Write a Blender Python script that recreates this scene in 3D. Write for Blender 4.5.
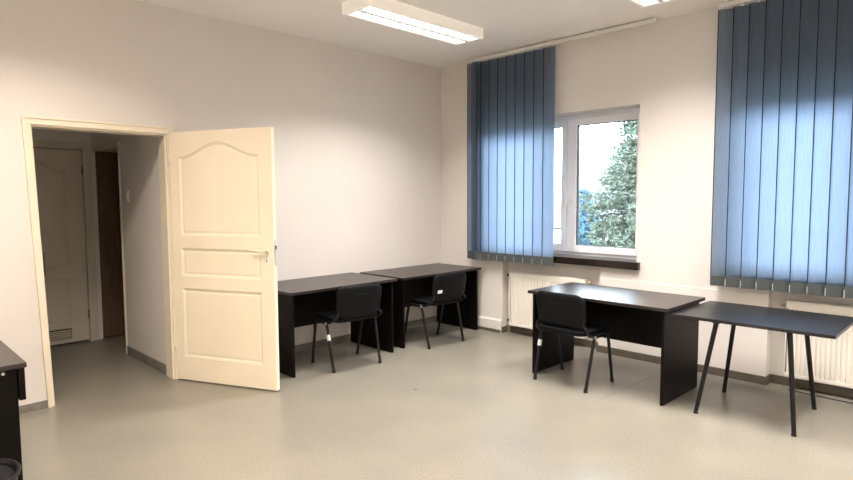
import bpy, bmesh, math, random
from mathutils import Vector, Matrix

for o in list(bpy.data.objects):
    bpy.data.objects.remove(o)
scene = bpy.context.scene
COL = scene.collection
PI = math.pi
random.seed(7)

# ------------------------------------------------------------------ camera
cam_data = bpy.data.cameras.new('camera')
cam = bpy.data.objects.new('camera', cam_data)
COL.objects.link(cam)
R = Vector((0.70875486, 0.70543955, -0.0046473))
U = Vector((-0.04715144, 0.05394392, 0.9974301))
F = Vector((-0.70387733, 0.7067143, -0.0714955))
cam.matrix_world = Matrix(((R.x, U.x, -F.x, 5.0532), (R.y, U.y, -F.y, -5.3378),
                           (R.z, U.z, -F.z, 1.5525), (0, 0, 0, 1)))
cam_data.sensor_width = 36.0
cam_data.lens = 585.12 / 853.0 * 36.0
cam_data.clip_start = 0.02
cam_data.clip_end = 300
scene.camera = cam

# ------------------------------------------------------------------ world, exposure
world = bpy.data.worlds.new('overcast_sky')
scene.world = world
world.use_nodes = True
wn = world.node_tree.nodes
wl = world.node_tree.links
bg = wn['Background']
wtc = wn.new('ShaderNodeTexCoord')
wsep = wn.new('ShaderNodeSeparateXYZ')
wramp = wn.new('ShaderNodeValToRGB')
SKY = ((0.40, (0.03, 0.032, 0.032)), (1.0, (0.10, 0.13, 0.17)), (0.505, (0.17, 0.20, 0.235)), (0.555, (0.66, 0.80, 1.0)), (0.67, (0.86, 0.92, 1.0)), (0.78, (0.15, 0.19, 0.25)))
for k_, (pos, c) in enumerate(SKY):
    e_ = wramp.color_ramp.elements[k_] if k_ < 2 else wramp.color_ramp.elements.new(pos)
    e_.position = pos
    e_.color = (*c, 1)
wmap = wn.new('ShaderNodeMapRange')
wmap.inputs['From Min'].default_value = -1
wmap.inputs['From Max'].default_value = 1
wl.new(wtc.outputs['Generated'], wsep.inputs[0])
wl.new(wsep.outputs['Z'], wmap.inputs['Value'])
wl.new(wmap.outputs[0], wramp.inputs[0])
wl.new(wramp.outputs[0], bg.inputs['Color'])
bg.inputs['Strength'].default_value = 18.0

scene.view_settings.view_transform = 'Standard'
scene.view_settings.look = 'None'
scene.view_settings.gamma = 1
scene.view_settings.use_curve_mapping = False
scene.view_settings.exposure = 0.13

LAMP_POWER = 60.0
LAMP_COLOR = (1.0, 0.925, 0.86)
WARM_LAMP_COLOR = (1.0, 0.86, 0.73)
LAMP_SPREAD = math.radians(126)

# ------------------------------------------------------------------ materials
def mat(name, color, rough=0.6, spec=0.5, metal=0.0, noise=None, bump=None, coat=0.0):
    """noise=(scale, amount, detail): value variation; bump=(scale, strength)"""
    m = bpy.data.materials.new(name)
    m.use_nodes = True
    nt = m.node_tree
    b = nt.nodes['Principled BSDF']
    b.inputs['Base Color'].default_value = (*color, 1)
    b.inputs['Roughness'].default_value = rough
    b.inputs['Specular IOR Level'].default_value = spec
    b.inputs['Metallic'].default_value = metal
    b.inputs['Coat Weight'].default_value = coat
    tc = nt.nodes.new('ShaderNodeTexCoord')
    if noise:
        n = nt.nodes.new('ShaderNodeTexNoise')
        n.inputs['Scale'].default_value = noise[0]
        n.inputs['Detail'].default_value = noise[2] if len(noise) > 2 else 3
        nt.links.new(tc.outputs['Object'], n.inputs['Vector'])
        r = nt.nodes.new('ShaderNodeValToRGB')
        a = noise[1]
        r.color_ramp.elements[0].position = 0.3
        r.color_ramp.elements[1].position = 0.7
        r.color_ramp.elements[0].color = (*[c * (1 - a) for c in color], 1)
        r.color_ramp.elements[1].color = (*[min(1, c * (1 + a)) for c in color], 1)
        nt.links.new(n.outputs['Fac'], r.inputs[0])
        nt.links.new(r.outputs[0], b.inputs['Base Color'])
    if bump:
        n2 = nt.nodes.new('ShaderNodeTexNoise')
        n2.inputs['Scale'].default_value = bump[0]
        n2.inputs['Detail'].default_value = 4
        nt.links.new(tc.outputs['Object'], n2.inputs['Vector'])
        bp = nt.nodes.new('ShaderNodeBump')
        bp.inputs['Strength'].default_value = bump[1]
        bp.inputs['Distance'].default_value = 0.004
        nt.links.new(n2.outputs['Fac'], bp.inputs['Height'])
        nt.links.new(bp.outputs[0], b.inputs['Normal'])
    return m

def emit(name, color, strength):
    m = bpy.data.materials.new(name)
    m.use_nodes = True
    nt = m.node_tree
    nt.nodes.clear()
    e = nt.nodes.new('ShaderNodeEmission')
    e.inputs[0].default_value = (*color, 1)
    e.inputs[1].default_value = strength
    o = nt.nodes.new('ShaderNodeOutputMaterial')
    nt.links.new(e.outputs[0], o.inputs[0])
    return m

def fabric_translucent(name, refl, trans, fac):
    m = bpy.data.materials.new(name)
    m.use_nodes = True
    nt = m.node_tree
    nt.nodes.clear()
    out = nt.nodes.new('ShaderNodeOutputMaterial')
    d = nt.nodes.new('ShaderNodeBsdfDiffuse')
    t = nt.nodes.new('ShaderNodeBsdfTranslucent')
    mix = nt.nodes.new('ShaderNodeMixShader')
    tc = nt.nodes.new('ShaderNodeTexCoord')
    mp = nt.nodes.new('ShaderNodeMapping')
    mp.inputs['Scale'].default_value = (120, 120, 3)
    n = nt.nodes.new('ShaderNodeTexNoise')
    n.inputs['Scale'].default_value = 2.0
    n.inputs['Detail'].default_value = 3
    nt.links.new(tc.outputs['Object'], mp.inputs[0])
    nt.links.new(mp.outputs[0], n.inputs['Vector'])
    for node, c in ((d, refl), (t, trans)):
        r = nt.nodes.new('ShaderNodeValToRGB')
        r.color_ramp.elements[0].position = 0.3
        r.color_ramp.elements[1].position = 0.7
        r.color_ramp.elements[0].color = (*[x * 0.9 for x in c], 1)
        r.color_ramp.elements[1].color = (*[min(1, x * 1.1) for x in c], 1)
        nt.links.new(n.outputs['Fac'], r.inputs[0])
        nt.links.new(r.outputs[0], node.inputs['Color'])
    mix.inputs[0].default_value = fac
    nt.links.new(d.outputs[0], mix.inputs[1])
    nt.links.new(t.outputs[0], mix.inputs[2])
    nt.links.new(mix.outputs[0], out.inputs[0])
    return m

def glass_mat():
    m = bpy.data.materials.new('window_glass')
    m.use_nodes = True
    nt = m.node_tree
    nt.nodes.clear()
    out = nt.nodes.new('ShaderNodeOutputMaterial')
    tr = nt.nodes.new('ShaderNodeBsdfTransparent')
    tr.inputs[0].default_value = (0.93, 0.97, 0.97, 1)
    gl = nt.nodes.new('ShaderNodeBsdfGlossy')
    gl.inputs['Roughness'].default_value = 0.02
    fr = nt.nodes.new('ShaderNodeFresnel')
    fr.inputs[0].default_value = 1.45
    mix = nt.nodes.new('ShaderNodeMixShader')
    nt.links.new(fr.outputs[0], mix.inputs[0])
    nt.links.new(tr.outputs[0], mix.inputs[1])
    nt.links.new(gl.outputs[0], mix.inputs[2])
    nt.links.new(mix.outputs[0], out.inputs[0])
    return m

def lino_mat():
    m = bpy.data.materials.new('speckled_linoleum')
    m.use_nodes = True
    nt = m.node_tree
    b = nt.nodes['Principled BSDF']
    tc = nt.nodes.new('ShaderNodeTexCoord')
    n1 = nt.nodes.new('ShaderNodeTexNoise')
    n1.inputs['Scale'].default_value = 100
    n1.inputs['Detail'].default_value = 4
    n1.inputs['Roughness'].default_value = 0.75
    n2 = nt.nodes.new('ShaderNodeTexNoise')
    n2.inputs['Scale'].default_value = 2.2
    n2.inputs['Detail'].default_value = 3
    for n in (n1, n2):
        nt.links.new(tc.outputs['Object'], n.inputs['Vector'])
    r1 = nt.nodes.new('ShaderNodeValToRGB')
    e = r1.color_ramp.elements
    e[0].position = 0.34
    e[0].color = (0.155, 0.146, 0.124, 1)
    e[1].position = 0.66
    e[1].color = (0.295, 0.280, 0.240, 1)
    x = r1.color_ramp.elements.new(0.5)
    x.color = (0.228, 0.216, 0.184, 1)
    nt.links.new(n1.outputs['Fac'], r1.inputs[0])
    mix = nt.nodes.new('ShaderNodeMix')
    mix.data_type = 'RGBA'
    mix.blend_type = 'MULTIPLY'
    mix.inputs[0].default_value = 1.0
    r2 = nt.nodes.new('ShaderNodeValToRGB')
    r2.color_ramp.elements[0].position = 0.3
    r2.color_ramp.elements[0].color = (0.90, 0.90, 0.90, 1)
    r2.color_ramp.elements[1].position = 0.7
    r2.color_ramp.elements[1].color = (1.04, 1.03, 1.0, 1)
    nt.links.new(n2.outputs['Fac'], r2.inputs[0])
    nt.links.new(r1.outputs[0], mix.inputs['A'])
    nt.links.new(r2.outputs[0], mix.inputs['B'])
    nt.links.new(mix.outputs['Result'], b.inputs['Base Color'])
    rr = nt.nodes.new('ShaderNodeMapRange')
    rr.inputs['To Min'].default_value = 0.25
    rr.inputs['To Max'].default_value = 0.34
    nt.links.new(n2.outputs['Fac'], rr.inputs['Value'])
    nt.links.new(rr.outputs[0], b.inputs['Roughness'])
    b.inputs['Specular IOR Level'].default_value = 0.45
    return m

def wood_mat(name, c0, c1, rough, axis_scale):
    m = bpy.data.materials.new(name)
    m.use_nodes = True
    nt = m.node_tree
    b = nt.nodes['Principled BSDF']
    tc = nt.nodes.new('ShaderNodeTexCoord')
    mp = nt.nodes.new('ShaderNodeMapping')
    mp.inputs['Scale'].default_value = axis_scale
    n = nt.nodes.new('ShaderNodeTexNoise')
    n.inputs['Scale'].default_value = 6
    n.inputs['Detail'].default_value = 5
    r = nt.nodes.new('ShaderNodeValToRGB')
    r.color_ramp.elements[0].position = 0.35
    r.color_ramp.elements[0].color = (*c0, 1)
    r.color_ramp.elements[1].position = 0.65
    r.color_ramp.elements[1].color = (*c1, 1)
    nt.links.new(tc.outputs['Object'], mp.inputs[0])
    nt.links.new(mp.outputs[0], n.inputs['Vector'])
    nt.links.new(n.outputs['Fac'], r.inputs[0])
    nt.links.new(r.outputs[0], b.inputs['Base Color'])
    b.inputs['Roughness'].default_value = rough
    return m

M = {}
M['wall'] = mat('painted_plaster', (0.74, 0.70, 0.665), 0.75, 0.3, noise=(1.3, 0.02, 3), bump=(90, 0.12))
M['ceiling'] = mat('ceiling_paint', (0.92, 0.885, 0.85), 0.85, 0.2, noise=(1.1, 0.02, 3), bump=(70, 0.1))
M['floor'] = lino_mat()
M['baseboard'] = mat('grey_brown_skirting', (0.12, 0.10, 0.08), 0.5, noise=(9, 0.2, 3))
M['hall_skirting'] = mat('grey_skirting', (0.20, 0.185, 0.165), 0.5, noise=(9, 0.2, 3))
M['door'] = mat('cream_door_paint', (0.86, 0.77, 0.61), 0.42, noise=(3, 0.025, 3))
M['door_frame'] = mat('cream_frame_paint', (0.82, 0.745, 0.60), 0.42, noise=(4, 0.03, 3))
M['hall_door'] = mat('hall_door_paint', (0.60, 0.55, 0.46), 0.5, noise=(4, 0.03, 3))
M['brown_door'] = wood_mat('brown_door_wood', (0.10, 0.060, 0.035), (0.16, 0.095, 0.055), 0.5, (9, 9, 0.6))
M['grille'] = mat('vent_grille_brown', (0.06, 0.05, 0.04), 0.5, noise=(30, 0.1, 2))
M['pvc'] = mat('white_pvc', (0.86, 0.89, 0.96), 0.3, noise=(5, 0.015, 2))
M['gasket'] = mat('black_gasket', (0.02, 0.02, 0.022), 0.6, noise=(30, 0.1, 2))
M['sill'] = wood_mat('dark_brown_sill', (0.011, 0.0075, 0.006), (0.020, 0.013, 0.010), 0.16, (0.8, 10, 10))
M['glass'] = glass_mat()
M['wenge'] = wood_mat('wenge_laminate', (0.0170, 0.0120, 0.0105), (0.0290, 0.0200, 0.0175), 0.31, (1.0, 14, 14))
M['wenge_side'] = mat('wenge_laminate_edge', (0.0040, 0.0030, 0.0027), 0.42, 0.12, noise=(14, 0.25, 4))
M['black_top'] = mat('black_laminate', (0.010, 0.010, 0.012), 0.33, noise=(40, 0.15, 3))
M['black_metal'] = mat('black_powder_coat', (0.008, 0.008, 0.009), 0.38, 0.3, noise=(60, 0.1, 2))
M['chair_fabric'] = mat('black_upholstery', (0.0055, 0.006, 0.008), 0.9, 0.08, noise=(220, 0.3, 2), bump=(350, 0.3))
M['chair_plastic'] = mat('black_chair_plastic', (0.0045, 0.005, 0.006), 0.5, 0.14, noise=(60, 0.1, 2), bump=(220, 0.15))
M['rubber'] = mat('black_rubber', (0.01, 0.01, 0.01), 0.7, noise=(50, 0.1, 2))
M['chrome'] = mat('dull_chrome', (0.62, 0.62, 0.62), 0.3, metal=1.0, noise=(20, 0.05, 2))
M['sticker'] = mat('white_sticker', (0.85, 0.85, 0.83), 0.5, noise=(80, 0.02, 2))
M['radiator'] = mat('radiator_enamel', (0.80, 0.765, 0.70), 0.35, noise=(4, 0.008, 2))
M['pipe'] = mat('painted_pipe', (0.66, 0.59, 0.49), 0.4, noise=(8, 0.05, 2))
M['valve_dark'] = mat('dark_valve', (0.06, 0.05, 0.045), 0.4, noise=(30, 0.1, 2))
M['valve_tan'] = mat('aged_valve_head', (0.42, 0.33, 0.22), 0.4, noise=(30, 0.1, 2))
M['fixture'] = mat('lamp_housing_white', (0.88, 0.84, 0.78), 0.4, noise=(4, 0.02, 2))
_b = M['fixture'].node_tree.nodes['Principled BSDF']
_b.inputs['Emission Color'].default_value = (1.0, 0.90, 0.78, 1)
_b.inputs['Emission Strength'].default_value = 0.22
M['louvre'] = mat('lamp_louvre_white', (0.85, 0.85, 0.85), 0.25, noise=(20, 0.02, 2))
M['louvre_bar'] = mat('grey_louvre_bar', (0.42, 0.42, 0.42), 0.6, noise=(20, 0.05, 2))
M['tube'] = emit('fluorescent_tube', (1.0, 0.95, 0.86), 8.0)
M['rail'] = mat('blind_rail_white', (0.74, 0.72, 0.68), 0.4, noise=(6, 0.02, 2))
M['slat'] = fabric_translucent('blue_grey_blind_fabric', (0.050, 0.066, 0.072), (0.58, 0.70, 0.94), 0.44)
M['slat_shade'] = mat('blind_slat_shade', (0.024, 0.032, 0.038), 0.85, 0.2, noise=(150, 0.15, 2))
M['pocket'] = mat('blind_weight_pocket', (0.055, 0.065, 0.068), 0.8, noise=(150, 0.15, 2))
M['chain'] = mat('pale_plastic_chain', (0.40, 0.42, 0.40), 0.45, noise=(60, 0.05, 2))
M['handle'] = mat('cream_handle_enamel', (0.80, 0.74, 0.62), 0.35, noise=(20, 0.02, 2))
M['cord'] = mat('white_cord', (0.62, 0.60, 0.56), 0.6, noise=(60, 0.05, 2))
M['switch'] = mat('white_switch_plastic', (0.8, 0.8, 0.78), 0.4, noise=(20, 0.02, 2))
M['cable'] = mat('black_cable', (0.015, 0.015, 0.015), 0.5, noise=(40, 0.1, 2))
M['bin'] = mat('black_bin_plastic', (0.008, 0.008, 0.009), 0.4, 0.3, noise=(40, 0.1, 2))
M['bin_lid'] = mat('charcoal_bin_lid', (0.008, 0.008, 0.009), 0.7, 0.15, noise=(60, 0.15, 2))
M['needles'] = mat('conifer_needles', (0.20, 0.235, 0.175), 0.8, noise=(0.9, 0.4, 4))
M['blue_needles'] = mat('blue_spruce_needles', (0.12, 0.24, 0.30), 0.7, noise=(0.9, 0.4, 4))
M['bark'] = mat('tree_bark', (0.10, 0.075, 0.055), 0.9, noise=(6, 0.3, 4), bump=(20, 0.5))
M['ground'] = mat('grass_ground', (0.06, 0.075, 0.045), 0.9, noise=(0.6, 0.3, 4))
M['house_wall'] = mat('pale_house_render', (0.70, 0.70, 0.70), 0.8, noise=(1, 0.03, 3))
M['house_roof'] = mat('grey_roof_tiles', (0.30, 0.29, 0.30), 0.7, noise=(3, 0.15, 3))
M['house_trim'] = mat('grey_house_band', (0.22, 0.22, 0.23), 0.6, noise=(3, 0.1, 3))

# ------------------------------------------------------------------ mesh helpers
def obj(name, bm, m, parent=None, smooth=False, loc=None):
    me = bpy.data.meshes.new(name)
    bmesh.ops.recalc_face_normals(bm, faces=bm.faces)
    bm.to_mesh(me)
    bm.free()
    if smooth:
        for p in me.polygons:
            p.use_smooth = True
    me.materials.append(m)
    o = bpy.data.objects.new(name, me)
    COL.objects.link(o)
    if parent:
        o.parent = parent
    if loc:
        o.location = loc
    return o

def auto_smooth(o, deg=40):
    me = o.data
    bm = bmesh.new()
    bm.from_mesh(me)
    for e in bm.edges:
        if len(e.link_faces) == 2:
            e.smooth = e.calc_face_angle(0) < math.radians(deg)
    for f in bm.faces:
        f.smooth = True
    bm.to_mesh(me)
    bm.free()
    return o

def tag(o, label=None, cat=None, group=None, kind=None):
    if label: o['label'] = label
    if cat: o['category'] = cat
    if group: o['group'] = group
    if kind: o['kind'] = kind
    return o

def struct(name, bm, m, label=None, cat=None, smooth=False):
    o = obj(name, bm, m, smooth=smooth)
    return tag(o, label, cat, kind='structure')

def empty(name, loc=(0, 0, 0), rz=0.0):
    o = bpy.data.objects.new(name, None)
    o.empty_display_size = 0.1
    COL.objects.link(o)
    o.location = loc
    o.rotation_euler = (0, 0, rz)
    return o

def copy_tree(o, parent=None):
    c = o.copy()
    COL.objects.link(c)
    if parent:
        c.parent = parent
    for ch in list(o.children):
        copy_tree(ch, c)
    return c

def box(bm, x0, x1, y0, y1, z0, z1, bev=0.0, seg=2):
    r = bmesh.ops.create_cube(bm, size=1.0)
    vs = r['verts']
    for v in vs:
        v.co = Vector((x0 + (v.co.x + .5) * (x1 - x0), y0 + (v.co.y + .5) * (y1 - y0), z0 + (v.co.z + .5) * (z1 - z0)))
    if bev > 0:
        es = list({e for v in vs for e in v.link_edges})
        bmesh.ops.bevel(bm, geom=es, offset=bev, segments=seg, affect='EDGES', profile=0.5)
    return bm

def prism(bm, pts, axis, a0, a1):
    """extrude 2D polygon along axis ('x': pts=(y,z), 'y': pts=(x,z), 'z': pts=(x,y))"""
    def P(p, a):
        return {'x': (a, p[0], p[1]), 'y': (p[0], a, p[1]), 'z': (p[0], p[1], a)}[axis]
    A = [bm.verts.new(P(p, a0)) for p in pts]
    B = [bm.verts.new(P(p, a1)) for p in pts]
    n = len(pts)
    bm.faces.new(A)
    bm.faces.new(B[::-1])
    for i in range(n):
        bm.faces.new((A[i], B[i], B[(i + 1) % n], A[(i + 1) % n]))
    return bm

def tube(bm, pts, r, seg=10, flat=None, closed=False, caps=True):
    """sweep a circle (radius r, float or list) along pts. flat=(vec, factor) squashes along vec"""
    pts = [Vector(p) for p in pts]
    n = len(pts)
    rings = []
    prev = None
    for i, p in enumerate(pts):
        if closed:
            t = (pts[(i + 1) % n] - pts[i - 1]).normalized()
        elif i == 0:
            t = (pts[1] - pts[0]).normalized()
        elif i == n - 1:
            t = (pts[-1] - pts[-2]).normalized()
        else:
            t = ((pts[i + 1] - p).normalized() + (p - pts[i - 1]).normalized()).normalized()
        if prev is None:
            ref = Vector((0, 0, 1)) if abs(t.z) < 0.9 else Vector((1, 0, 0))
            a = t.cross(ref).normalized()
        else:
            a = (prev - t * prev.dot(t)).normalized()
        prev = a
        b = t.cross(a)
        rr = r[i] if isinstance(r, (list, tuple)) else r
        ring = []
        for k in range(seg):
            th = 2 * PI * k / seg
            d = a * math.cos(th) * rr + b * math.sin(th) * rr
            if flat:
                fv, ff = Vector(flat[0]), flat[1]
                d = d - fv * d.dot(fv) * (1 - ff)
            ring.append(bm.verts.new(p + d))
        rings.append(ring)
    m = n if closed else n - 1
    for i in range(m):
        A, B = rings[i], rings[(i + 1) % n]
        for k in range(seg):
            bm.faces.new((A[k], A[(k + 1) % seg], B[(k + 1) % seg], B[k]))
    if caps and not closed:
        bm.faces.new(rings[0][::-1])
        bm.faces.new(rings[-1])
    return bm

def lathe(bm, prof, c=(0, 0, 0), seg=40, axis='z'):
    rings = []
    for r, h in prof:
        ring = []
        for k in range(seg):
            a = 2 * PI * k / seg
            if axis == 'z': v = (c[0] + r * math.cos(a), c[1] + r * math.sin(a), c[2] + h)
            elif axis == 'x': v = (c[0] + h, c[1] + r * math.cos(a), c[2] + r * math.sin(a))
            else: v = (c[0] + r * math.cos(a), c[1] + h, c[2] + r * math.sin(a))
            ring.append(bm.verts.new(v))
        rings.append(ring)
    for A, B in zip(rings, rings[1:]):
        for k in range(seg):
            bm.faces.new((A[k], A[(k + 1) % seg], B[(k + 1) % seg], B[k]))
    bm.faces.new(rings[0][::-1])
    bm.faces.new(rings[-1])
    return bm

def BM():
    return bmesh.new()

# ------------------------------------------------------------------ room shell
H = 3.149
X1, Y0 = 6.9, -6.6          # room extents: x 0..X1, y Y0..0
WT = 0.13                   # inner wall thickness (wall_left)
SZ0, SZ1 = 0.865, 0.935     # window sill board
WH = 2.42                   # window head
WIN = [(0.64, 2.56), (3.34, 5.25)]
NICHE = [(0.97, 2.18), (3.69, 4.90)]
OUT = 0.36

bm = BM(); box(bm, -0.13, X1 + .13, Y0 - .13, OUT, -0.12, 0.0)
struct('floor', bm, M['floor'], 'beige speckled linoleum floor of the office', 'floor')
M['seam'] = mat('linoleum_weld', (0.262, 0.248, 0.212), 0.25, noise=(30, 0.05, 2))
bm = BM(); sa = Vector((2.819, -3.067)); sd = (Vector((2.856, -2.162)) - sa).normalized(); sn = Vector((-sd.y, sd.x)) * .002
sb = sa + sd * 2.6; sa = sa - sd * 1.2
prism(bm, [tuple(sa - sn), tuple(sb - sn), tuple(sb + sn), tuple(sa + sn)], 'z', -.004, 0.0006)
tag(obj('trim_6', bm, M['seam']), 'thin pale welded seam across the linoleum floor', 'floor seam', kind='structure')
bm = BM(); box(bm, -0.13, X1 + .13, Y0 - .13, OUT, H, H + 0.12)
struct('ceiling', bm, M['ceiling'], 'plain off-white plaster ceiling over the office', 'ceiling')

# window wall
bm = BM()
xs = [0.0, 0.64, 2.56, 3.34, 5.25, X1]
for i in (0, 2, 4):
    box(bm, xs[i], xs[i + 1], 0, OUT, 0, H)
for (a, b), (n0, n1) in zip(WIN, NICHE):
    box(bm, a, b, 0, OUT, WH, H)
    box(bm, a, n0, 0, OUT, 0, SZ0)
    box(bm, n1, b, 0, OUT, 0, SZ0)
    box(bm, n0, n1, 0.10, OUT, 0, SZ0)
    box(bm, a, b, 0.29, OUT, SZ0, SZ1)
struct('wall_right', bm, M['wall'], 'cream wall with two windows above radiator niches', 'wall')

# shallow ledge: the wall is a little thicker below radiator height
bm = BM()
for a, b in ((0.0, 0.97), (2.18, 3.69), (4.90, X1)):
    prism(bm, [(0.0, 0.0), (-0.012, 0.0), (-0.0025, 0.748), (0.0, 0.752)], 'x', a, b)
tag(obj('trim_2', bm, M['wall']), 'cream lower wall ledge between the radiators', 'wall trim', kind='structure')
bm = BM()
prism(bm, [(-0.012, 0.0), (-0.034, 0.0), (-0.034, 0.135), (-0.012, 0.15)], 'x', 0.012, 0.97)
tag(obj('trim_3', bm, M['wall']), 'low cream plinth at the foot of the corner pier', 'wall trim', kind='structure')

# left wall with the doorway (its far jamb stands out of plumb, as in the photo)
YA0, YA1 = -4.285, -4.350    # opening's far edge at floor / head
YB = -3.345
ZO = 2.115
bm = BM()
prism(bm, [(Y0 - .13, 0), (YA0, 0), (YA1, ZO), (YA1, H), (Y0 - .13, H)], 'x', -WT, 0)
box(bm, -WT, 0, YB, OUT, 0, H)
prism(bm, [(YA1, ZO), (YB, ZO), (YB, H), (YA1, H)], 'x', -WT, 0)
struct('wall_left', bm, M['wall'], 'long cream wall with the open cream door', 'wall')
bm = BM(); box(bm, X1, X1 + .13, Y0 - .13, OUT, 0, H)
struct('wall_back', bm, M['ceiling'], 'plain white wall behind the camera', 'wall')
bm = BM(); box(bm, 0, X1, Y0 - .13, Y0, 0, H)
struct('wall_front', bm, M['ceiling'], 'plain white end wall behind the camera', 'wall')

# baseboards
bm = BM()
box(bm, 0, 0.012, Y0, -4.305, 0, 0.055, .003)
box(bm, 0, 0.012, -3.29, -0.034, 0, 0.075, .003)
struct('baseboard_left', bm, M['hall_skirting'], 'grey-brown skirting along the door wall', 'baseboard')
bm = BM()
for a, b in ((2.18, 3.69), (4.90, X1)):
    box(bm, a, b, -0.026, -0.012, 0, 0.07, .003)
for a, b in NICHE:
    box(bm, a + .012, b - .012, 0.088, 0.10, 0, 0.07, .003)
    box(bm, a, a + .012, -0.026, 0.10, 0, 0.07, .003)
    box(bm, b - .012, b, -0.026, 0.10, 0, 0.07, .003)
box(bm, 0.012, 0.97, -0.046, -0.034, 0, 0.035, .003)
struct('baseboard_right', bm, M['baseboard'], 'grey-brown skirting along the window wall', 'baseboard')

# door casing (trim_1)
bm = BM()
cz = 2.155
co0, co1 = -4.305, -4.379
ci0, ci1 = -4.270, -4.328
prism(bm, [(co0, 0), (ci0, 0), (ci1, 2.10), (co1, cz)], 'x', 0.0, 0.022)
prism(bm, [(co1, cz), (ci1, 2.10), (-3.362, 2.10), (-3.308, cz)], 'x', 0.0, 0.022)
prism(bm, [(-3.308, cz), (-3.362, 2.10), (-3.362, 0), (-3.315, 0)], 'x', 0.0, 0.022)
# raised outer bead
prism(bm, [(co0, 0), (co0 + .014, 0), (co1 + .014, cz - .014), (co1, cz)], 'x', 0.022, 0.030)
prism(bm, [(co1, cz), (co1 + .014, cz - .014), (-3.308 - .014, cz - .014), (-3.308, cz)], 'x', 0.022, 0.030)
# jamb lining through the wall
prism(bm, [(YA0, 0), (ci0 + .012, 0), (ci1 + .012, 2.085), (YA1, ZO)], 'x', -WT - .01, 0.0)
prism(bm, [(YA1, ZO), (ci1 + .012, 2.085), (-3.375, 2.085), (YB, ZO)], 'x', -WT - .01, 0.0)
prism(bm, [(YB, ZO), (-3.375, 2.085), (-3.375, 0), (YB, 0)], 'x', -WT - .01, 0.0)
o = struct('trim_1', bm, M['door_frame'], 'cream painted wooden door casing around the open doorway', 'door frame')
bm = BM()
box(bm, -0.075, -0.045, -4.272, -4.266, 0.98, 1.16, .001)
obj('strike_plate', bm, M['valve_dark'], o)['label'] = 'dark metal strike plate'

# ------------------------------------------------------------------ panelled door leaf
def arch_pts(u0, u1, zs, zp, n=18):
    """cathedral arch underside from u0 to u1: short flat shoulders then an ogee up to zp"""
    pts = [(u0, zs), (u0 + 0.055, zs)]
    a, b = u0 + 0.055, u1 - 0.055
    for i in range(1, n):
        t = i / n
        s = math.sin(PI * t)
        pts.append((a + (b - a) * t, zs + (zp - zs) * (0.35 * s + 0.65 * s * s)))
    pts += [(u1 - 0.055, zs), (u1, zs)]
    return pts

def inset_poly(pts, d):
    n = len(pts)
    out = []
    for i in range(n):
        p0, p1, p2 = Vector(pts[i - 1]), Vector(pts[i]), Vector(pts[(i + 1) % n])
        e1 = (p1 - p0).normalized(); e2 = (p2 - p1).normalized()
        n1 = Vector((-e1.y, e1.x)); n2 = Vector((-e2.y, e2.x))
        m = (n1 + n2)
        m = m / max(0.35, m.dot(n1)) if m.length > 1e-6 else n1
        out.append((p1.x + m.x * d, p1.y + m.y * d))
    return out

def leaf_mesh(W, Ht, ul, ur, rows, arch, th=0.040, rec=0.013):
    """leaf in local x (width) / z, thickness centred on y=0. rows=[(z0,z1)...] bottom up, last one arched to `arch`"""
    bm = BM()
    h = th / 2
    box(bm, 0, ul, -h, h, 0, Ht)
    box(bm, ur, W, -h, h, 0, Ht)
    zprev = 0
    for i, (z0, z1) in enumerate(rows):
        box(bm, ul, ur, -h, h, zprev, z0)
        zprev = z1
    last = rows[-1]
    A = arch_pts(ul, ur, last[1], arch)
    prism(bm, A + [(ur, Ht), (ul, Ht)], 'y', -h, h)
    for i, (z0, z1) in enumerate(rows):
        if i < len(rows) - 1:
            out = [(ul, z0), (ur, z0), (ur, z1), (ul, z1)]
        else:
            out = [(ul, z0), (ur, z0)] + A[::-1]
        ins = inset_poly(out, 0.024)
        fld = inset_poly(ins, 0.014)
        for s in (-1, 1):
            n = len(out)
            a = [bm.verts.new((p[0], s * h, p[1])) for p in out]
            a2 = [bm.verts.new((p[0], s * (h - 0.004), p[1])) for p in out]
            b = [bm.verts.new((p[0], s * (h - rec), p[1])) for p in ins]
            c = [bm.verts.new((p[0], s * (h - rec + .003), p[1])) for p in fld]
            for k in range(n):
                q = (k + 1) % n
                bm.faces.new((a[k], a[q], a2[q], a2[k]))
                bm.faces.new((a2[k], a2[q], b[q], b[k]))
                bm.faces.new((b[k], b[q], c[q], c[k]))
            bm.faces.new(c)
    return bm

d0 = Vector((0.026, -3.332)); d1 = Vector((0.938, -2.908))
DA = math.atan2(d1.y - d0.y, d1.x - d0.x)
DW = (d1 - d0).length
door = empty('door_1', (d0.x, d0.y, 0.012), DA)
tag(door, 'cream panelled wooden door standing open into the office', 'door', kind='structure')
bm = leaf_mesh(DW, 2.10, 0.085, DW - .125, [(0.195, 0.79), (0.89, 1.13), (1.235, 1.895)], 2.005)
leaf = obj('door_leaf', bm, M['door'], door)
hu, hz = DW - .062, 1.125
def lever(parent, s):
    bm = BM()
    lathe(bm, [(.022, .0), (.022, .006), (.018, .009)] if s > 0 else [(.022, .0), (.022, -.006), (.018, -.009)], (hu, s * .020, hz), 20, 'y')
    obj('handle_rosette', bm, M['handle'], parent)
    bm = BM()
    tube(bm, [(hu, s * .025, hz), (hu, s * .06, hz), (hu - .012, s * .068, hz), (hu - .14, s * .066, hz + .004)], [.010, .010, .010, .008], 12)
    obj('door_handle', bm, M['handle'], parent, smooth=True)['label'] = 'pale lever handle'
    bm = BM()
    box(bm, hu - .014, hu + .014, min(s * .020, s * .026), max(s * .020, s * .026), hz - .105, hz - .05, .003)
    k_ = obj('keyhole_plate', bm, M['switch'], parent)
    bm = BM()
    box(bm, hu - .004, hu + .004, min(s * .0255, s * .0268), max(s * .0255, s * .0268), hz - .090, hz - .068, .0004)
    obj('keyhole', bm, M['gasket'], k_)['label'] = 'dark keyhole'
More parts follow.
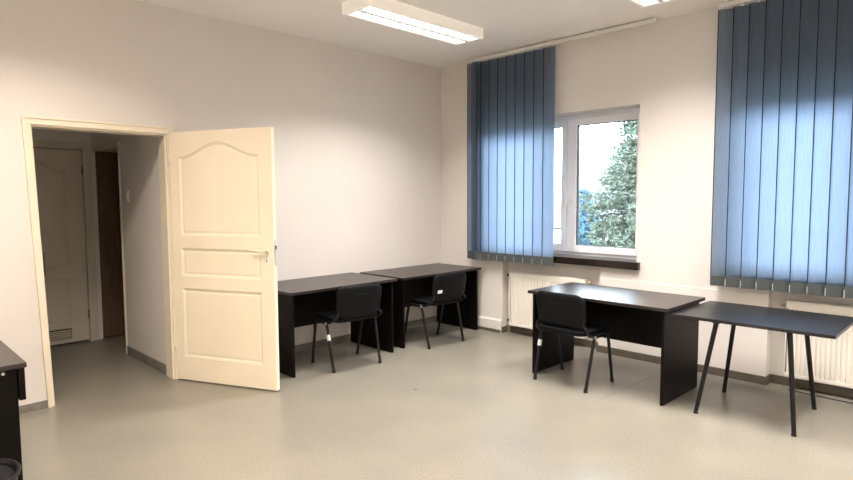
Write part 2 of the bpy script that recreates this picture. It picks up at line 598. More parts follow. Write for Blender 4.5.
lever(door, -1); lever(door, 1)
bm = BM(); box(bm, DW - .0005, DW + .003, -.010, .010, hz - .115, hz + .09, .001)
obj('lock_plate', bm, M['chrome'], door)['label'] = 'metal lock plate on the door edge'
bm = BM(); box(bm, DW + .003, DW + .011, -.007, .007, hz + .015, hz + .045, .002)
obj('latch_bolt', bm, M['valve_dark'], door)
for zz in (0.24, 1.82):
    bm = BM(); tube(bm, [(-.004, -.022, zz), (-.004, -.022, zz + .09)], .007, 12)
    obj('hinge', bm, M['door_frame'], door, smooth=True)

# ------------------------------------------------------------------ hallway behind the doorway
HX = -2.05; HY = -3.35; HC = 2.75
bm = BM(); box(bm, HX - .4, -0.13, -5.6, -2.25, -0.12, 0.0)
struct('floor_hallway', bm, M['floor'], 'beige linoleum floor of the dark hallway', 'floor')
bm = BM(); box(bm, HX - .4, -WT, -5.6, -2.25, HC, HC + .1)
struct('ceiling_hallway', bm, M['ceiling'], 'dim ceiling of the hallway', 'ceiling')
bm = BM()
DY0, DY1 = -4.30, -3.455
box(bm, HX - .1, HX, -5.6, DY0, 0, HC)
box(bm, HX - .1, HX, DY1, -3.325, 0, HC)
box(bm, HX - .1, HX, -3.325, -2.25, 2.09, HC)
box(bm, HX - .1, HX, -2.42, -2.25, 0, 2.09)
box(bm, HX - .1, HX, DY0, DY1, 2.09, HC)
box(bm, HX - .2, HX - .1, -5.6, -2.25, 0, HC)
struct('wall_hallway_end', bm, M['wall'], 'end wall of the hallway holding a panelled door', 'wall')
bm = BM()
box(bm, -1.19, -WT, HY, HY + .1, 0, HC)
box(bm, HX, -1.19, HY, HY + .1, 2.09, HC)
box(bm, HX, -1.19, -2.35, -2.25, 0, HC)
box(bm, -1.19, -1.09, HY + .1, -2.25, 0, HC)
struct('wall_hallway_side', bm, M['wall'], 'grey lit side wall of the hallway beside the door', 'wall')
bm = BM(); box(bm, HX, -WT, -5.6, -5.5, 0, HC)
struct('wall_hallway_far', bm, M['wall'], 'hallway wall out of sight to the left', 'wall')
bm = BM()
box(bm, -1.17, -WT - .01, HY - .012, HY, 0, 0.085, .003)
struct('baseboard_hallway', bm, M['hall_skirting'], 'grey skirting along the hallway side wall', 'baseboard')
bm = BM()
box(bm, -1.20, -1.185, HY - .016, HY + .10, 0, 2.09, .003)
box(bm, HX + .03, -1.185, HY - .016, HY + .10, 2.075, 2.12, .003)
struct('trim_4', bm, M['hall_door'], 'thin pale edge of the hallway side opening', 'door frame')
# panelled hallway door with vent
hd = empty('door_2', (HX - .02, DY0 + .006, 0.02), PI / 2)
tag(hd, 'dim cream hallway door with a vent grille at its foot', 'door', kind='structure')
HW = DY1 - DY0 - .012
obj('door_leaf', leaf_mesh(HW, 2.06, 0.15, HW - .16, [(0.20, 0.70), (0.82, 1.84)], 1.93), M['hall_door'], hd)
bm = BM()
vx0, vx1 = HW - .42, HW - .17
box(bm, vx0, vx1, -.030, -.019, .045, .155, .002)
v = obj('vent_grille', bm, M['grille'], hd)
v['label'] = 'dark vent grille'
for k in range(5):
    bm = BM()
    z = .060 + k * .019
    prism(bm, [(-.030, z), (-.042, z - .006), (-.042, z - .003), (-.030, z + .005)], 'x', vx0 + .008, vx1 - .008)
    obj('louvre', bm, M['hall_door'], v)
for zz in (.24, 1.80):
    bm = BM(); tube(bm, [(HW + .004, -.024, zz), (HW + .004, -.024, zz + .09)], .008, 12)
    obj('hinge', bm, M['valve_dark'], hd, smooth=True)
bm = BM()
box(bm, HX, HX + .022, DY1, DY1 + .085, 0, 2.165, .004)
box(bm, HX, HX + .022, DY0 - .085, DY0, 0, 2.165, .004)
box(bm, HX, HX + .022, DY0, DY1, 2.09, 2.165, .004)
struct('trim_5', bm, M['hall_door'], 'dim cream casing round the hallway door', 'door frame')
# brown door in the side recess
bm = BM(); box(bm, HX - .06, HX - .02, -3.318, -2.427, 0.012, 2.08, .003)
bd = struct('door_3', bm, M['brown_door'], 'dark brown wooden door right of the dim hallway door', 'door')
bm = BM(); tube(bm, [(HX - .025, -2.49, 1.05), (HX + .03, -2.49, 1.05), (HX + .035, -2.61, 1.05)], .009, 10)
obj('door_handle', bm, M['chrome'], bd, smooth=True)
# light switch
sw = empty('light_switch', (-1.00, HY, 1.585))
tag(sw, 'small white light switch on the dim hallway wall', 'light switch')
bm = BM(); box(bm, -.035, .035, -.010, 0, -.055, .055, .003); obj('switch_plate', bm, M['switch'], sw)
bm = BM(); box(bm, -.018, .018, -.017, -.010, -.032, .032, .002); obj('rocker', bm, M['switch'], sw)

# ------------------------------------------------------------------ windows
def frame_rect(bm, x0, x1, z0, z1, wl_, wr, wb, wt, y0, y1, bev=.006):
    box(bm, x0, x0 + wl_, y0, y1, z0, z1, bev)
    box(bm, x1 - wr, x1, y0, y1, z0, z1, bev)
    box(bm, x0 + wl_ - .004, x1 - wr + .004, y0 + .0006, y1 - .0006, z0, z0 + wb, bev)
    box(bm, x0 + wl_ - .004, x1 - wr + .004, y0 + .0006, y1 - .0006, z1 - wt, z1, bev)

def make_window(idx, x0, x1, label):
    w = empty('window_%d' % idx, (0, 0, 0))
    tag(w, label, 'window', kind='structure')
    bm = BM()
    frame_rect(bm, x0, x1, SZ1, WH, .05, .05, .045, .05, .225, .29, .004)
    mid = x0 + 1.025
    box(bm, mid - .025, mid + .025, .226, .289, SZ1 + .04, WH - .045, .003)
    obj('window_frame', bm, M['pvc'], w)
    for (a, b, l, r) in ((x0 + .035, mid - .002, .085, .065), (mid + .002, x1 - .035, .11, .085)):
        bm = BM()
        frame_rect(bm, a, b, SZ1 + .03, WH - .035, l, r, .075, .075, .205, .275, .008)
        s = obj('sash', bm, M['pvc'], w)
        bm = BM()
        ga, gb, g0, g1 = a + l, b - r, SZ1 + .105, WH - .11
        frame_rect(bm, ga - .003, gb + .003, g0 - .003, g1 + .003, .010, .010, .008, .008, .222, .262, .001)
        obj('gasket', bm, M['gasket'], s)['label'] = 'thin black rubber seal round the pane'
        bm = BM(); box(bm, ga, gb, .238, .244, g0, g1)
        obj('pane', bm, M['glass'], s)
    for hx in (mid - .03, mid + .055):
        bm = BM()
        box(bm, hx - .014, hx + .014, .195, .206, 1.46, 1.53, .003)
        tube(bm, [(hx, .2, 1.495), (hx, .165, 1.495), (hx, .160, 1.47), (hx, .162, 1.38)], [.009, .009, .010, .009], 10)
        obj('window_handle', bm, M['switch'], w, smooth=False)
    bm = BM()
    pts = [(x0, .29), (x0, 0.0), (x0 - .04, 0.0), (x0 - .04, -.055), (x1 + .035, -.055), (x1 + .035, 0.0), (x1, 0.0), (x1, .29)]
    prism(bm, [(p[0], p[1]) for p in pts], 'z', SZ0, SZ1)
    bmesh.ops.bevel(bm, geom=[e for e in bm.edges if all(abs(v.co.y + .055) < 1e-4 for v in e.verts)], offset=.006, segments=2, affect='EDGES')
    obj('window_sill', bm, M['sill'], w)['label'] = 'dark brown window sill board'
    return w
make_window(1, *WIN[0], 'white framed window half covered by the blind, trees outside')
make_window(2, *WIN[1], 'white framed window hidden behind the drawn blind')

# ------------------------------------------------------------------ radiators
def make_radiator(x0, x1, label, flip=False):
    z0, z1 = 0.10, 0.715
    r = empty('radiator', ((x0 + x1) / 2, 0.05, 0.0))
    tag(r, label, 'radiator', 'white panel radiators in the window niches')
    ox, oy = -(x0 + x1) / 2, -0.05
    def B(a, b, c, d, e, f, bm, bev=0): box(bm, a + ox, b + ox, c + oy, d + oy, e, f, bev)
    # fluted front sheet
    bm = BM()
    n = int(round((x1 - x0 - .03) / 0.0333))
    pitch = (x1 - x0 - .03) / n
    prof = []
    for i in range(n):
        a = x0 + .015 + i * pitch
        prof += [(a, 0.009), (a + pitch * .16, 0.009), (a + pitch * .28, 0.0), (a + pitch * .88, 0.0)]
    prof.append((x1 - .015, 0.009))
    back = [(x1 - .015, .016), (x0 + .015, .016)]
    prism(bm, [(p[0] + ox, p[1] + oy) for p in prof + back], 'z', z0 + .028, z1 - .055)
    obj('front_panel', bm, M['radiator'], r)
    for ea, eb in ((z0, z0 + .03), (z1 - .057, z1 - .008)):
        bm = BM()
        B(x0 + .004, x1 - .004, -.001, .018, ea, eb, bm, .004)
        obj('panel_edge', bm, M['radiator'], r)
    bm = BM()
    B(x0 + .01, x1 - .01, .064, .078, z0, z1 - .008, bm, .003)
    obj('back_panel', bm, M['radiator'], r)
    for xa in (x0, x1 - .008):
        bm = BM(); B(xa, xa + .008, .0, .078, z0 + .01, z1, bm, .002)
        obj('side_cover', bm, M['radiator'], r)
    # top grille with slots
    bm = BM()
    for yy in (0.0, .0245, .049, .0715):
        B(x0 + .008, x1 - .008, yy, yy + .0065, z1 - .007, z1, bm)
    k = x0 + .03
    while k < x1 - .03:
        B(k, k + .022, .003, .076, z1 - .006, z1 - .0005, bm)
        k += .052
    obj('top_grille', bm, M['radiator'], r)
    # pipes and valves at one side, thermostat head at the other
    before = set(r.children)
    bm = BM()
    xp = x0 - .04
    tube(bm, [(xp + ox, .065 + oy, 0.005), (xp + ox, .065 + oy, z1 - .03)], .009, 12)
    pipe_ = obj('supply_pipe', bm, M['pipe'], r, smooth=True)
    pipe_['label'] = 'painted heating pipe'
    bm = BM()
    tube(bm, [(xp + ox, .065 + oy, z1 - .045), (xp + ox + .012, .05 + oy, z1 - .042), (x0 + .012 + ox, .04 + oy, z1 - .042)], .010, 12)
    obj('valve_pipe', bm, M['pipe'], pipe_, smooth=True)
    bm = BM()
    tube(bm, [(xp + ox - .022, .065 + oy, 0.004), (xp + ox - .022, .055 + oy, z0 + .05), (x0 + .012 + ox, .04 + oy, z0 + .055)], .009, 12)
    obj('return_pipe', bm, M['pipe'], r, smooth=True)['label'] = 'painted return pipe'
    for zz, rr in ((z1 - .042, .017), (z0 + .055, .014)):
        bm = BM()
        lathe(bm, [(rr * .8, 0), (rr, .006), (rr, .03), (rr * .8, .036)], (xp + .016 + ox, .008 + oy, zz), 18, 'y')
        obj('valve_knob', bm, M['valve_dark'], r, smooth=False)['label'] = 'dark valve knob'
    bm = BM()
    lathe(bm, [(.010, 0), (.010, .014), (.017, .018), (.019, .042), (.014, .050)], (x1 - .004 + ox, .035 + oy, z1 - .035), 18, 'x')
    obj('thermostat_head', bm, M['valve_tan'], r)['label'] = 'tan valve head'
    if flip:
        for o in [c for c in r.children_recursive if c not in before and c.parent is r or (c.parent is not None and c.parent.name.startswith('supply_pipe') and c.parent.parent is r)]:
            for v in o.data.vertices:
                v.co.x = -v.co.x
            o.data.flip_normals()
    for xa in (x0 + .15, x1 - .18):
        bm = BM(); B(xa, xa + .03, .076, .0995, z0 + .05, z1 - .06, bm)
        obj('wall_bracket', bm, M['radiator'], r)
    return r
make_radiator(1.06, 2.02, 'white ribbed radiator in the niche under the half open window')
make_radiator(3.815, 4.80, 'white ribbed radiator at the right behind the black splayed-leg table', True)

# ------------------------------------------------------------------ vertical blinds
YB_ = -0.115
ZT, ZP, ZB = 3.085, 0.925, 0.842
def slat_meshes(w, top, pz, bz):
    hw = w / 2
    bm = BM()
    N = 6
    grid = []
    for i in range(N + 1):
        x = -hw + w * i / N
        y = 0.004 * (1 - (2 * i / N - 1) ** 2)
        grid.append([bm.verts.new((x, y, z)) for z in (pz - .004, top)])
    for a, b in zip(grid, grid[1:]):
        bm.faces.new((a[0], b[0], b[1], a[1]))
    s = obj('slat', bm, M['slat'], smooth=True)
    bm = BM()
    box(bm, -hw, hw, -.0035, .0075, bz, pz, .002)
    p = obj('weight_pocket', bm, M['pocket'], s)
    p['label'] = 'darker weighted hem of the slat'
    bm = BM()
    box(bm, -hw - .0005, -hw + .0065, -.0014, .0022, pz, top, .0)  # dark opaque strip standing in for the shade line between neighbouring slats
    obj('slat_shade_line', bm, M['slat_shade'], s)['label'] = 'painted shade line along the slat edge'
    bm = BM()
    box(bm, -.012, .012, -.002, .006, top, top + .02, .001)
    obj('hanger', bm, M['rail'], s)
    return s

def make_blind(rail0, rail1, slats, pz, bz, cordx, label, chain_x):
    b = empty('vertical_blind', (rail0, YB_, ZT))
    tag(b, label, 'blind', 'blue-grey vertical slat blinds')
    bm = BM()
    box(bm, 0, rail1 - rail0, -.022, .022, .016, .052, .003)
    rail = obj('headrail', bm, M['rail'], b)
    rail['label'] = 'white aluminium head rail'
    nb = int((rail1 - rail0) / .7) + 2
    for k in range(nb):
        x = .06 + k * ((rail1 - rail0) - .12) / (nb - 1)
        bm = BM()
        box(bm, x - .015, x + .015, -.016, .016, .052, H - ZT, .001)
        obj('ceiling_bracket', bm, M['rail'], rail)
    proto = None
    for (x, a) in slats:
        if proto is None:
            s = slat_meshes(.127, 0, pz - ZT, bz - ZT)
            proto = s
            s.parent = b
        else:
            s = copy_tree(proto, b)
        s.location = (x - rail0, 0, 0)
        s.rotation_euler = (0, 0, a)
    # spacer chains and clips along the hems
    for x in chain_x:
        bm = BM()
        box(bm, x - rail0 - .003, x - rail0 + .003, -.020, -.014, bz - ZT + .002, bz - ZT + .062, .001)
        tube(bm, [(x - rail0, -.0165, bz - ZT + .01), (x - rail0, .0, bz - ZT + .006), (x - rail0, .017, bz - ZT + .01)], .0022, 6)
        obj('spacer_clip', bm, M['chain'], b)['label'] = 'pale clip joining two slat hems'
    bm = BM()
    pts = [(cordx - rail0, -.01, .02)] + [(cordx - rail0 + .004 * math.sin(k), -.012, -.2 * k) for k in range(1, 11)]
    pts.append((cordx - rail0 + .012, -.012, -2.08))
    tube(bm, pts, .0022, 6)
    obj('control_cord', bm, M['cord'], b, smooth=True)['label'] = 'thin white control cord'
    return b
A0 = math.radians(15)
sl1 = [(1.640 - .1195 * k, A0) for k in range(8)]
sl1 += [(0.745, math.radians(52)), (0.700, math.radians(72)), (0.665, math.radians(78)), (0.612, math.radians(25))]
make_blind(0.545, 2.75, sl1, .930, .842, 0.548, 'narrow blue-grey vertical blind drawn over the left half of the corner window',
           [1.580 - .1195 * k for k in range(8)] + [.67])
sl2 = [(3.335 + .1175 * k, A0) for k in range(17)]
make_blind(3.275, 5.40, sl2, .885, .800, 5.36, 'wide blue-grey vertical blind fully covering the right hand window',
           [3.394 + .1175 * k for k in range(16)])

# ------------------------------------------------------------------ ceiling lights
def make_light():
    L, Wd, Hh = 1.40, .34, .095
    t = empty('ceiling_light')
    bm = BM()
    # open-bottomed tray
    box(bm, -Wd / 2, Wd / 2, -L / 2, L / 2, -.012, 0, .002)
    for s in (-1, 1):
        prism(bm, [(s * Wd / 2, 0), (s * Wd / 2, -Hh + .008), (s * (Wd / 2 - .008), -Hh), (s * (Wd / 2 - .028), -Hh), (s * (Wd / 2 - .028), -.012)], 'y', -L / 2, L / 2)
        prism(bm, [(s * L / 2, 0), (s * L / 2, -Hh + .008), (s * (L / 2 - .008), -Hh), (s * (L / 2 - .035), -Hh), (s * (L / 2 - .035), -.012)], 'x', -Wd / 2, Wd / 2)
    obj('housing', bm, M['fixture'], t)
    for s in (-1, 1):
        bm = BM(); x = s * .068
        prism(bm, [(x - .058, -.082), (x - .04, -.03), (x + .04, -.03), (x + .058, -.082), (x + .055, -.082), (x + .038, -.033), (x - .038, -.033), (x - .055, -.082)], 'y', -L / 2 + .036, L / 2 - .036)
        obj('reflector', bm, M['louvre'], t)
        bm = BM(); tube(bm, [(x, -L / 2 + .06, -.062), (x, L / 2 - .06, -.062)], .018, 14)
        obj('fluorescent_tube', bm, M['tube'], t, smooth=True)['label'] = 'glowing white fluorescent tube'
    bm = BM()
    box(bm, -.014, .014, -L / 2 + .036, L / 2 - .036, -.0955, -.085)
    lv = obj('louvre_bar', bm, M['louvre_bar'], t)
    for k in range(13):
        bm = BM()
        y = -L / 2 + .10 + k * (L - .2) / 12
        box(bm, -.124, .124, y - .0015, y + .0015, -.0962, -.083)
        obj('louvre_blade', bm, M['louvre'], lv)
    return t
def lamp_source(t, warm, gain):
    for sx in (-1, 1):
        ld = bpy.data.lights.new('lamp_glow', 'AREA')
        ld.shape = 'RECTANGLE'
        ld.size = .100
        ld.size_y = 1.26
        ld.energy = LAMP_POWER / 2 * gain
        ld.color = WARM_LAMP_COLOR if warm else LAMP_COLOR
        ld.spread = LAMP_SPREAD + (math.radians(16) if warm else 0)
        lo = bpy.data.objects.new('lamp_glow', ld)
        COL.objects.link(lo)
        lo.parent = t
        lo.location = (sx * .072, .018 * sx, -.0965)
lt = make_light()
LX = [((1.275, -1.64), 'white twin-tube ceiling light over the two corner desks'),
      ((3.075, -1.43), 'white twin-tube ceiling light cut off by the top of the photo'),
      ((1.275, -4.75), 'white twin-tube ceiling light above the camera side, out of view left'),
      ((3.105, -4.75), 'white twin-tube ceiling light behind the camera, out of view'),
      ((5.2, -1.46), 'white twin-tube ceiling light at the far right, out of view'),
      ((5.2, -4.75), 'added white twin-tube fill light above the camera, out of view')]  # last light is an unseen addition, bounces fill up to the ceiling
lights = []
for i, (p, lab) in enumerate(LX):
    t = lt if i == 0 else copy_tree(lt)
    t.location = (p[0], p[1], H)
    tag(t, lab, 'ceiling light', 'twin-tube ceiling lights')
    lights.append(t)
for i, t in enumerate(lights):
    lamp_source(t, i in (2, 3, 5), (0.78, 1.05, 0.74, 0.90, 1.25, 1.5)[i])

# ------------------------------------------------------------------ desks
def make_desk(name, W, D, top, label, panel_gap=0.03, modesty=(0.30, 0.72), mod_y=None, extra=None):
    """local: width along x (0..W), front edge y=0 (user side), back y=D"""
    t = empty(name)
    tag(t, label, 'desk', 'dark wenge office desks')
    bm = BM(); box(bm, 0, W, 0, D, top - .025, top, .0025); obj('tabletop', bm, M['wenge'], t)
    for xa in (panel_gap, W - panel_gap - .022):
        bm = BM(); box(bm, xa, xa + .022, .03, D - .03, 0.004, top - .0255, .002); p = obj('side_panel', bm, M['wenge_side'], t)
        for yy in (.08, D - .08):
            bm = BM()
            lathe(bm, [(.012, 0), (.012, .005)], (xa + .011, yy, 0), 12, 'z')
            obj('foot_glide', bm, M['rubber'], p)
    my = D - .16 if mod_y is None else mod_y
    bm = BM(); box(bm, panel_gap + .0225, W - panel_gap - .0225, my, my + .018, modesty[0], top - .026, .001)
    obj('modesty_panel', bm, M['wenge_side'], t)
    return t
# door-side desk: faces the left wall; width runs along y
dk = make_desk('desk', 1.225, .735, .752, 'dark wenge desk against the wall beside the open door')
dk.rotation_euler = (0, 0, PI / 2); dk.location = (0.757, -2.664, 0)
dk = make_desk('desk', 1.25, .70, .742, 'dark wenge desk in the far corner, lower left of the narrow blind')
dk.rotation_euler = (0, 0, PI / 2); dk.location = (0.718, -1.328, 0)
dk = make_desk('desk', 1.243, .705, .741, 'dark wenge desk standing free in front of the corner window', panel_gap=.035)
dk.rotation_euler = (0, 0, math.radians(-1.1)); dk.location = (2.088, -1.108, 0)

# desk at the left edge of the frame: its end panel and back apron are seen
t = empty('desk', (0.40, -5.42, 0))
tag(t, 'dark desk cut off by the lower left edge of the photo', 'desk', 'dark wenge office desks')
bm = BM(); box(bm, 0, 1.215, 0, .705, .720, .745, .0025); obj('tabletop', bm, M['wenge'], t)
for xa in (.02, 1.165):
    bm = BM(); box(bm, xa, xa + .022, .03, .668, .004, .7195, .002); obj('side_panel', bm, M['wenge_side'], t)
bm = BM(); box(bm, .01, 1.205, .670, .697, .555, .7195, .002); obj('modesty_panel', bm, M['wenge_side'], t)
bm = BM(); lathe(bm, [(.008, 0), (.008, .003), (.004, .005)], (1.187, .61, .700), 16, 'x')
obj('screw_cap', bm, M['sticker'], t)['label'] = 'small white screw cap'

# ------------------------------------------------------------------ black table with splayed legs
tb = empty('table', (3.340, -1.085, 0))
tag(tb, 'small black table on four splayed round legs beside the free-standing desk', 'table')
tw, td, tz = 0.998, .765, .702
bm = BM(); box(bm, 0, tw, 0, td, tz - .022, tz, .002); obj('tabletop', bm, M['black_top'], tb)
for fx, fy, tx, ty in ((.182, .022, .290, .06), (.169, .650, .250, .60), (.790, .045, .735, .085), (.768, .704, .700, .655)):
    bm = BM()
    tube(bm, [(fx, fy, .012), (tx, ty, tz - .030)], [.0145, .0165], 14)
    lg = obj('leg', bm, M['black_metal'], tb, smooth=True)
    auto_smooth(lg)
    bm = BM(); lathe(bm, [(.016, 0), (.0165, .004), (.0155, .016)], (fx, fy, 0), 14)
    obj('foot_cap', bm, M['rubber'], lg)
    bm = BM(); lathe(bm, [(.034, 0), (.034, .006), (.02, .010)][::-1] if False else [(.022, -.016), (.034, -.008), (.036, -.0005)], (tx, ty, tz - .022), 18)
    obj('mounting_flange', bm, M['black_metal'], lg)

# ------------------------------------------------------------------ visitor chairs
def rounded_outline(w, h, r, n=7):
    pts = []
    for cx, cy, a0 in ((w / 2 - r, h / 2 - r, 0), (-w / 2 + r, h / 2 - r, 90), (-w / 2 + r, -h / 2 + r, 180), (w / 2 - r, -h / 2 + r, 270)):
        for i in range(n + 1):
            a = math.radians(a0 + 90 * i / n)
            pts.append((cx + r * math.cos(a), cy + r * math.sin(a)))
    return pts

def pad(bm, w, h, r, layers, fn):
    """stack of inset rounded outlines; layers=[(inset, depth)]; fn(u,v,d)->xyz"""
    rings = []
    for ins, d in layers:
        ring = []
        s_u = (w - 2 * ins) / w; s_v = (h - 2 * ins) / h
        for (u, v) in rounded_outline(w, h, r):
            ring.append(bm.verts.new(fn(u * s_u, v * s_v, d)))
        rings.append(ring)
    n = len(rings[0])
    for A, B in zip(rings, rings[1:]):
        for k in range(n):
            bm.faces.new((A[k], A[(k + 1) % n], B[(k + 1) % n], B[k]))
    # concentric fill of both ends so curved pads stay curved
    for ring, (ins, d), flip in ((rings[0], layers[0], True), (rings[-1], layers[-1], False)):
        prev = ring
        for f in (.75, .5, .25):
            s_u = (w - 2 * ins) / w * f; s_v = (h - 2 * ins) / h * f
            cur = [bm.verts.new(fn(u * s_u, v * s_v, d)) for (u, v) in rounded_outline(w, h, r)]
            for k in range(n):
                bm.faces.new((prev[k], prev[(k + 1) % n], cur[(k + 1) % n], cur[k]))
            prev = cur
        bm.faces.new(prev)
    return bm

def make_chair(label, sticker, rear=0.0):
    """local: person faces +y; origin on the floor at the centre of the feet"""
    t = empty('visitor_chair')
    tag(t, label, 'chair', 'black upholstered visitor chairs')
    zs = .430
    fl = ((0, 1, 0), 1.0)
    legs = {}
    for sx in (-1, 1):
        for nm, fy, ty in (('rear', -.205, -.100), ('front', .205, .105)):
            x0, x1 = sx * .246, sx * .256
            bm = BM()
            tube(bm, [(x0, fy, .012), (x1 + (x0 - x1) * .12, ty + (fy - ty) * .1, zs - .035), (x1, ty - (.01 if nm == 'rear' else -.01) * 0, zs - .008), (x1, ty * .8, zs)], .0125, 12, flat=((0, 1, 0), 1.25))
            lg = obj('leg', bm, M['black_metal'], t, smooth=True)
            auto_smooth(lg, 60)
            bm = BM(); tube(bm, [(x0, fy, 0), (x0 - sx * .0015, fy * .99, .03)], .0155, 12)
            obj('foot_cap', bm, M['rubber'], lg)
            legs[(sx, nm)] = (lg, Vector((x0, fy, .012)), Vector((x1, ty, zs - .01)))
    bm = BM()
    for sx in (-1, 1):
        tube(bm, [(sx * .256, -.09, zs), (sx * .256, .09, zs)], .0125, 12)
    for yy in (-.07, .08):
        tube(bm, [(-.256, yy, zs), (.256, yy, zs)], .011, 12)
    fr = auto_smooth(obj('seat_frame', bm, M['black_metal'], t))
    # uprights carrying the backrest
    for sx in (-1, 1):
        bm = BM()
        tube(bm, [(sx * .256, -.06, zs), (sx * .256, -.12, zs + .004), (sx * .252, -.170, zs + .020), (sx * .238, -.196 - rear, zs + .06), (sx * .205, -.192 - rear, .54), (sx * .195, -.200 - rear, .62)], .0115, 12)
        auto_smooth(obj('back_upright', bm, M['black_metal'], t), 60)
    for sx in (-1, 1):
        bm = BM(); lathe(bm, [(.010, 0), (.013, .003), (.013, .010), (.008, .014)], (0, 0, 0), 14, 'x')
        for v in bm.verts:
            v.co = Vector((sx * (.266 + v.co.x), -.112 + v.co.y, zs + .002 + v.co.z))
        obj('bolt', bm, M['chrome'], t)['label'] = 'chrome bolt at the seat joint'
    # seat
    def seat_fn(u, v, d):
        dip = -.010 * (1 - min(1, (u / .24) ** 2)) * (1 if d > 0 else .6)
        return (u, v - .028, zs + .014 + d + dip - .018 * max(0, (v - .10) / .12) ** 2 + .004 * max(0, (-v - .1) / .1))
    bm = BM()
    pad(bm, .475, .425, .075, [(.02, .012), (.0, .020), (.0, .034), (.010, .044), (.035, .049)], seat_fn)
    obj('seat', bm, M['chair_fabric'], t, smooth=True)
    bm = BM()
    pad(bm, .470, .420, .075, [(.05, -.006), (.012, .0), (.002, .012), (.002, .020)], seat_fn)
    obj('seat_shell', bm, M['chair_plastic'], t, smooth=True)
    # backrest, curved about the sitter and leaning back
    bw, bh = .475, .295
    def back_fn(u, v, d):
        y = -.222 - rear - .15 * v + .028 * (u / .237) ** 2
        return (u * (1 - .05 * max(0, -v / (bh / 2)) ), y + d, .632 + v)
    bm = BM()
    pad(bm, bw - .016, bh - .016, .07, [(.0, .000), (.0, .012), (.008, .024), (.03, .031)], back_fn)
    obj('backrest', bm, M['chair_fabric'], t, smooth=True)
    bm = BM()
    pad(bm, bw, bh, .075, [(.002, .004), (.0, -.004), (.006, -.014), (.030, -.020)], back_fn)
    bs = obj('back_shell', bm, M['chair_plastic'], t, smooth=True)
    # moulded grip line across the shell
    bm = BM()
    tube(bm, [Vector(back_fn(u, .060, -.0215)) for u in (-.07, -.035, 0, .035, .07)], .003, 8)
    obj('shell_ridge', bm, M['chair_plastic'], bs, smooth=True)
    if sticker == 'leg':
        lg, a, b = legs[(-1, 'rear')]
        d = (b - a).normalized()
        p = a + (b - a) * .72
        bm = BM(); tube(bm, [p - d * .026, p + d * .026], .0165, 14, flat=((0, 1, 0), 1.2))
        auto_smooth(obj('sticker', bm, M['sticker'], lg))['label'] = 'white inventory sticker round the leg'
    else:
        bm = BM()
        P_ = [Vector(back_fn(u, v, -.0205)) for (u, v) in ((-.185, -.055), (-.130, -.055), (-.130, -.023), (-.185, -.023))]
        off = Vector((0, -.004, 0))
        A = [bm.verts.new(p + off * .4) for p in P_]
        B = [bm.verts.new(p + off * 1.2) for p in P_]
        bm.faces.new(A); bm.faces.new(B[::-1])
        for k in range(4):
            bm.faces.new((A[k], B[k], B[(k + 1) % 4], A[(k + 1) % 4]))
        obj('sticker', bm, M['sticker'], bs)['label'] = 'white inventory sticker on the back shell'
    return t
def place(t, rl, rr, fl_, fr_):
    pts = [Vector(p) for p in (rl, rr, fl_, fr_)]
    c = (pts[0] + pts[1] + pts[2] + pts[3]) / 4
    f = ((pts[2] + pts[3]) - (pts[0] + pts[1])).normalized()
    t.location = (c.x, c.y, 0)
    t.rotation_euler = (0, 0, math.atan2(-f.x, f.y))
place(make_chair('black visitor chair at the desk beside the door, white sticker on its rear leg', 'leg', .048),
      (.851, -2.296), (.905, -1.803), (.441, -2.25), (.502, -1.747))
place(make_chair('black visitor chair at the far corner desk, white sticker on its back', 'back', .048),
      (.87, -1.124), (.907, -.62), (.484, -1.087), (.517, -.606))
place(make_chair('black visitor chair at the free-standing desk facing the windows', 'leg'),
      (2.248, -1.200), (2.722, -1.209), (2.270, -.809), (2.727, -.81))

# ------------------------------------------------------------------ bin and cable
wb = empty('waste_bin', (2.045, -5.045, 0))
tag(wb, 'round black bin at the lower left corner in front of the desk', 'bin')
bm = BM()
lathe(bm, [(.15, 0), (.155, .01), (.198, .39), (.208, .392), (.210, .400), (.206, .406), (.196, .407), (.190, .400), (.188, .37), (.148, .015)], (0, 0, 0), 56)
auto_smooth(obj('bin_body', bm, M['bin'], wb), 50)
bm = BM()
lathe(bm, [(.1835, .372), (.184, .385), (.178, .389), (.12, .391), (.03, .391)], (0, 0, 0), 56)
auto_smooth(obj('lid', bm, M['bin_lid'], wb), 50)
bm = BM()
lathe(bm, [(.010, .3905), (.010, .396), (.006, .398)], (.125, .035, 0), 16)
obj('lid_button', bm, M['sticker'], wb)['label'] = 'small pale button on the lid'

bm = BM()
pts = []
for k in range(40):
    x = 3.86 + k * .07
    pts.append((x, -.035 - .010 * math.sin(k * .35) - .02 * math.sin(k * .11), .005))
tube(bm, pts, .0045, 8)
tag(obj('cable', bm, M['cable'], smooth=True), 'thin black cable on the floor along the window wall skirting', 'cable')

# ------------------------------------------------------------------ outside
GZ = -3.4
bm = BM(); box(bm, -70, 60, .6, 110, GZ - .3, GZ)
struct('ground', bm, M['ground'], 'grassy yard below the windows', 'ground')

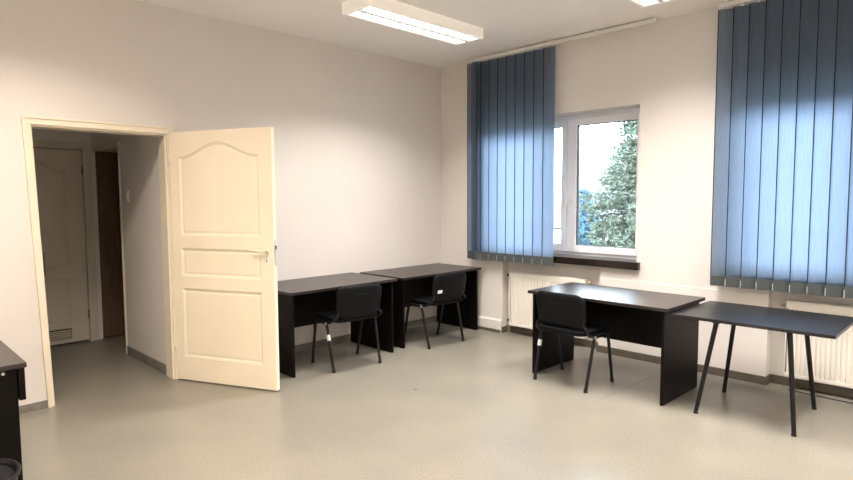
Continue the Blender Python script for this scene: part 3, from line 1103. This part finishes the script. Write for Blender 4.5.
def conifer(name, x, y, height, radius, mneedle, label, seed, tuft, base=.06):
    rnd = random.Random(seed)
    t = empty(name, (x, y, GZ))
    tag(t, label, 'tree', 'conifers in the yard')
    bm = BM()
    tube(bm, [(0, 0, 0), (.03, 0, height * .5), (0, 0, height * .97)], [.17, .10, .012], 10)
    obj('trunk', bm, M['bark'], t, smooth=True)
    fol = BM(); br = BM()
    z = height * base
    while z < height * .985:
        f = 1 - (z / height - base) / (1 - base)
        L0 = radius * (f ** .8) + .10
        nb = 9 if f > .3 else 6
        for k in range(nb):
            a = rnd.uniform(0, 2 * PI)
            L = L0 * rnd.uniform(.65, 1.08)
            d = Vector((math.cos(a), math.sin(a), 0))
            rise = .22 * L
            def P(s):
                return Vector((0, 0, z)) + d * (L * s) + Vector((0, 0, rise * s - .38 * L * s * s * (0.6 + .4 * f) + .12 * L * max(0, s - .7)))
            tube(br, [P(0), P(.5), P(.95)], [.018, .010, .003], 4, caps=False)
            nt_ = max(5, int(L * tuft))
            for i in range(nt_):
                s = rnd.uniform(.18, 1.0)
                p = P(s) + Vector((rnd.gauss(0, .07), rnd.gauss(0, .07), rnd.gauss(-.05, .06)))
                for q in range(3):
                    u = (d * rnd.uniform(.2, 1) + Vector((rnd.gauss(0, .7), rnd.gauss(0, .7), rnd.gauss(-.1, .45)))).normalized()
                    w = u.cross(Vector((rnd.gauss(0, 1), rnd.gauss(0, 1), rnd.gauss(0, 1)))).normalized()
                    ln = rnd.uniform(.06, .13); wd = rnd.uniform(.011, .025)
                    vs = [fol.verts.new(p - w * wd * .4), fol.verts.new(p + u * ln * .5 - w * wd), fol.verts.new(p + u * ln), fol.verts.new(p + u * ln * .5 + w * wd), fol.verts.new(p + w * wd * .4)]
                    fol.faces.new(vs)
        z += height * .021 * (0.8 + .4 * rnd.random()) * (.75 + .25 * f)
    obj('branches', br, M['bark'], t)
    me = bpy.data.meshes.new('foliage'); fol.to_mesh(me); fol.free(); me.materials.append(mneedle)
    o = bpy.data.objects.new('foliage', me); COL.objects.link(o); o.parent = t
    return t
conifer('conifer_tree', -1.5, 9.0, 7.75, 2.75, M['needles'], 'tall green conifer filling the right side of the window view', 3, 95)
conifer('conifer_tree', -6.6, 15.0, 5.4, 1.5, M['blue_needles'], 'smaller bluish spruce behind the tall conifer at its lower left', 5, 30)

hs = empty('house', (-13.6, 22.5, GZ))
tag(hs, 'pale neighbouring house with a gable roof seen at the left of the window', 'house')
bm = BM(); box(bm, -2.2, 2.2, 0, 6, 0, 3.4); obj('house_wall', bm, M['house_wall'], hs)
bm = BM(); prism(bm, [(-2.6, 3.3), (2.6, 3.3), (0.1, 5.3)], 'y', -.3, 6.3); obj('roof', bm, M['house_roof'], hs)
for za, zb in ((2.3, 2.42), (3.2, 3.32)):
    bm = BM(); box(bm, -2.25, 2.25, -.03, 0, za, zb); obj('facade_band', bm, M['house_trim'], hs)
